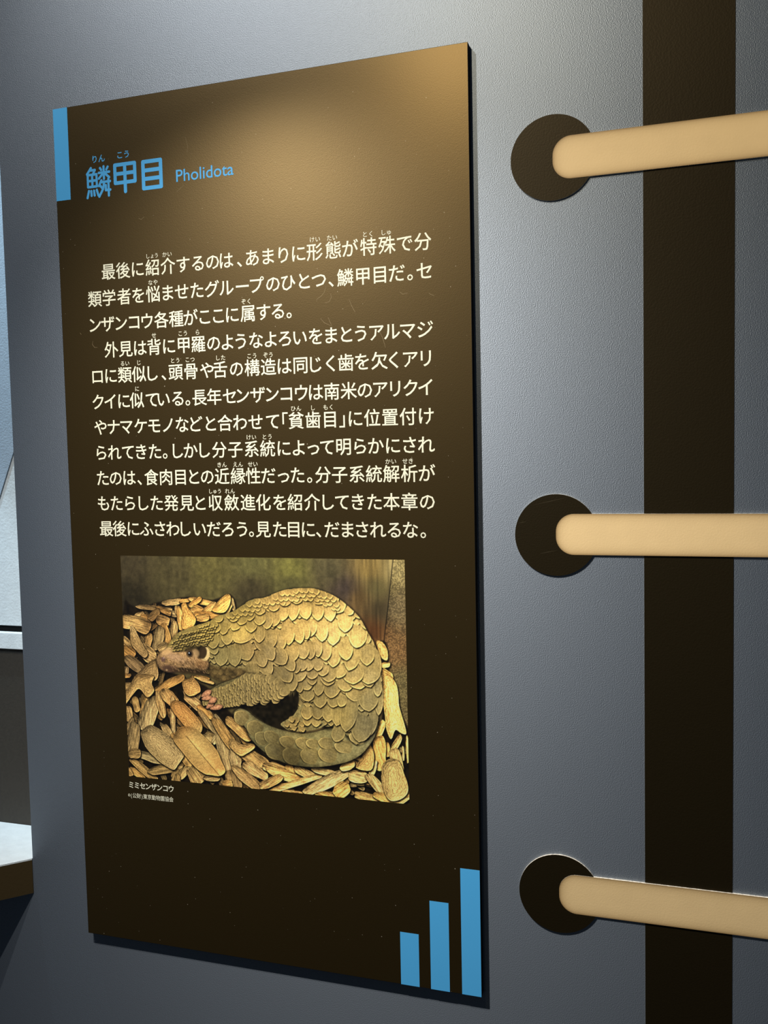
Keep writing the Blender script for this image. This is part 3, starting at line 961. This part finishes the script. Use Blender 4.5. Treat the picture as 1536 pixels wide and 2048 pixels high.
# throat in shadowless grey-brown, then the forelimb with its small pebbly scales
sl, sd = sd_poly(smooth_closed(AREAS['chin'], 4))
over(sl, np.clip(sd / 6, 0, 1) * 0.85, np.array([0.27, 0.22, 0.13]) * (0.55 + 0.7 * N2[sl] + 0.3 * N1[sl])[..., None])
P = smooth_closed(AREAS['arm'], 5)
sl, sd = sd_poly(P, 12)
dark(sl, sd, 0.8, 9, 0, 4)
over(sl, np.clip(sd + .5, 0, 1), TB[sl] * (0.55 + 0.2 * N1[sl])[..., None])
mk = np.full((GH, GW), -9.0)
mk[sl] = sd
x0a, x1a = P[:, 0].min(), P[:, 0].max()
for i in range(60):
    x = x0a + 5 + i * 8.6
    if x > x1a:
        break
    f = (x - x0a) / (x1a - x0a)
    s = 5.6 + 9.5 * f ** 1.3
    for j in range(40):
        y = P[:, 1].min() + j * s * 1.35 + (i % 2) * s * 0.7 + rng.random() * 2
        if y >= GH or mk[int(y), int(x)] < 2.5:
            continue
        a = 2.35 + 0.5 * (rng.random() - .5)
        draw_scale(x + rng.random() * 5, y + 3 * rng.random(), s * (0.95 + 0.3 * rng.random()) * math.cos(a), s * 1.05 * math.sin(a), -s * 0.9 * math.sin(a), s * 0.9 * math.cos(a), 9000 + i * 40 + j, 1.02)
# pink toes ending in claws
for k, (x, y, l, w, a) in enumerate(CLAWS):
    ca, sa = math.cos(a), math.sin(a)
    P = smooth_closed([x - l * ca, y - l * sa, x - l * .4 * ca - w * sa, y - l * .4 * sa + w * ca, x + l * .5 * ca - w * .7 * sa, y + l * .5 * sa + w * .7 * ca,
                       x + l * ca, y + l * sa, x + l * .5 * ca + w * .7 * sa, y + l * .5 * sa - w * .7 * ca, x - l * .4 * ca + w * sa, y - l * .4 * sa - w * ca], 4)
    sl, sd = sd_poly(P)
    dark(sl, sd, 0.7, 3, 1, 2)
    over(sl, np.clip(sd + .5, 0, 1), np.clip(np.array([0.70, 0.50, 0.36]) * (0.68 + 0.35 * np.clip(sd / w, 0, 1) + 0.35 * (N1[sl] - .4))[..., None], 0, 1))
# face
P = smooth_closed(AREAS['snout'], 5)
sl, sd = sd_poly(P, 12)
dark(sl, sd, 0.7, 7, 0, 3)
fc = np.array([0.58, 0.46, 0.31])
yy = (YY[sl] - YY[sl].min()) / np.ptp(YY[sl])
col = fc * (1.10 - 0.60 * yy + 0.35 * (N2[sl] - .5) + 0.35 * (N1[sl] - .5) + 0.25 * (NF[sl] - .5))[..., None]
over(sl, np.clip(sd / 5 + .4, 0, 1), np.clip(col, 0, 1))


def blob(x, y, rx, ry, col, a=1.0, soft=1.2, ang=0.0, mod=None):
    x0, x1, y0, y1 = window(x - rx - ry - 6, x + rx + ry + 6, y - rx - ry - 6, y + rx + ry + 6)
    s = (slice(y0, y1), slice(x0, x1))
    dx, dy = XX[s] - x, YY[s] - y
    u = (dx * math.cos(ang) + dy * math.sin(ang)) / rx
    v = (-dx * math.sin(ang) + dy * math.cos(ang)) / ry
    d = (1 - np.hypot(u, v)) * min(rx, ry)
    m_ = np.clip(d / soft + .5, 0, 1) * a
    c = np.broadcast_to(np.array(col), img[s].shape)
    if mod is not None:
        c = c * (1 + mod * (N1[s] - .5))[..., None]
    over(s, m_, c)


for args in FACE:
    blob(*args)
for k in range(260):                                   # short hairs on the cheek and chin
    hx, hy = 150 + 120 * rng.random(), 285 + 38 * rng.random()
    blob(hx, hy, 3.5, 0.7, (0.75, 0.60, 0.42) if k % 2 else (0.20, 0.14, 0.10), 0.35, 0.8, 0.5 + 0.6 * rng.random())
for k in range(60):                                    # hairs hanging into the dark hollow
    hx, hy = AREAS['cavity'][6] - 30 + 30 * rng.random(), AREAS['cavity'][7] - 6 + 30 * rng.random()
    blob(hx, hy, 0.6, 6, (0.55, 0.48, 0.30), 0.35, 0.7, 0.5 * (rng.random() - .5))
# a little camera grain of the printed picture
img *= (0.965 + 0.07 * rng.random((GH, GW)))[..., None]
img = np.clip(img * 1.15 - 0.04, 0, 1)

lin = s2l(img) * PHOTO_GAIN
lin = np.clip(lin, 0, 0.95)
PU0, PU1, PV0, PV1 = -0.4697, -0.1992, -0.0846, -0.2907
xs = PU0 + (PU1 - PU0) * np.arange(GW) / (GW - 1)
zs = PV0 + (PV1 - PV0) * np.arange(GH) / (GH - 1)
gx, gz = np.meshgrid(xs, zs)
co = np.stack([gx, np.full_like(gx, FY - 0.00008), gz], -1).reshape(-1, 3).astype(np.float32)
idx = np.arange(GW * GH).reshape(GH, GW)
quads = np.stack([idx[1:, :-1], idx[1:, 1:], idx[:-1, 1:], idx[:-1, :-1]], -1).reshape(-1, 4)
me = bpy.data.meshes.new('photo')
me.vertices.add(len(co))
me.vertices.foreach_set('co', co.ravel())
me.loops.add(quads.size)
me.loops.foreach_set('vertex_index', quads.ravel().astype(np.int32))
me.polygons.add(len(quads))
me.polygons.foreach_set('loop_start', np.arange(0, quads.size, 4, dtype=np.int32))
me.update(calc_edges=True)
ca = me.color_attributes.new('Print', 'FLOAT_COLOR', 'POINT')
ca.data.foreach_set('color', np.concatenate([lin.reshape(-1, 3), np.ones((GW * GH, 1))], 1).ravel().astype(np.float32))
me.materials.append(M['photo'])
ph = put('pangolin_photograph', me, panel)
ph['label'] = 'printed photo of a curled pangolin on bark chips'
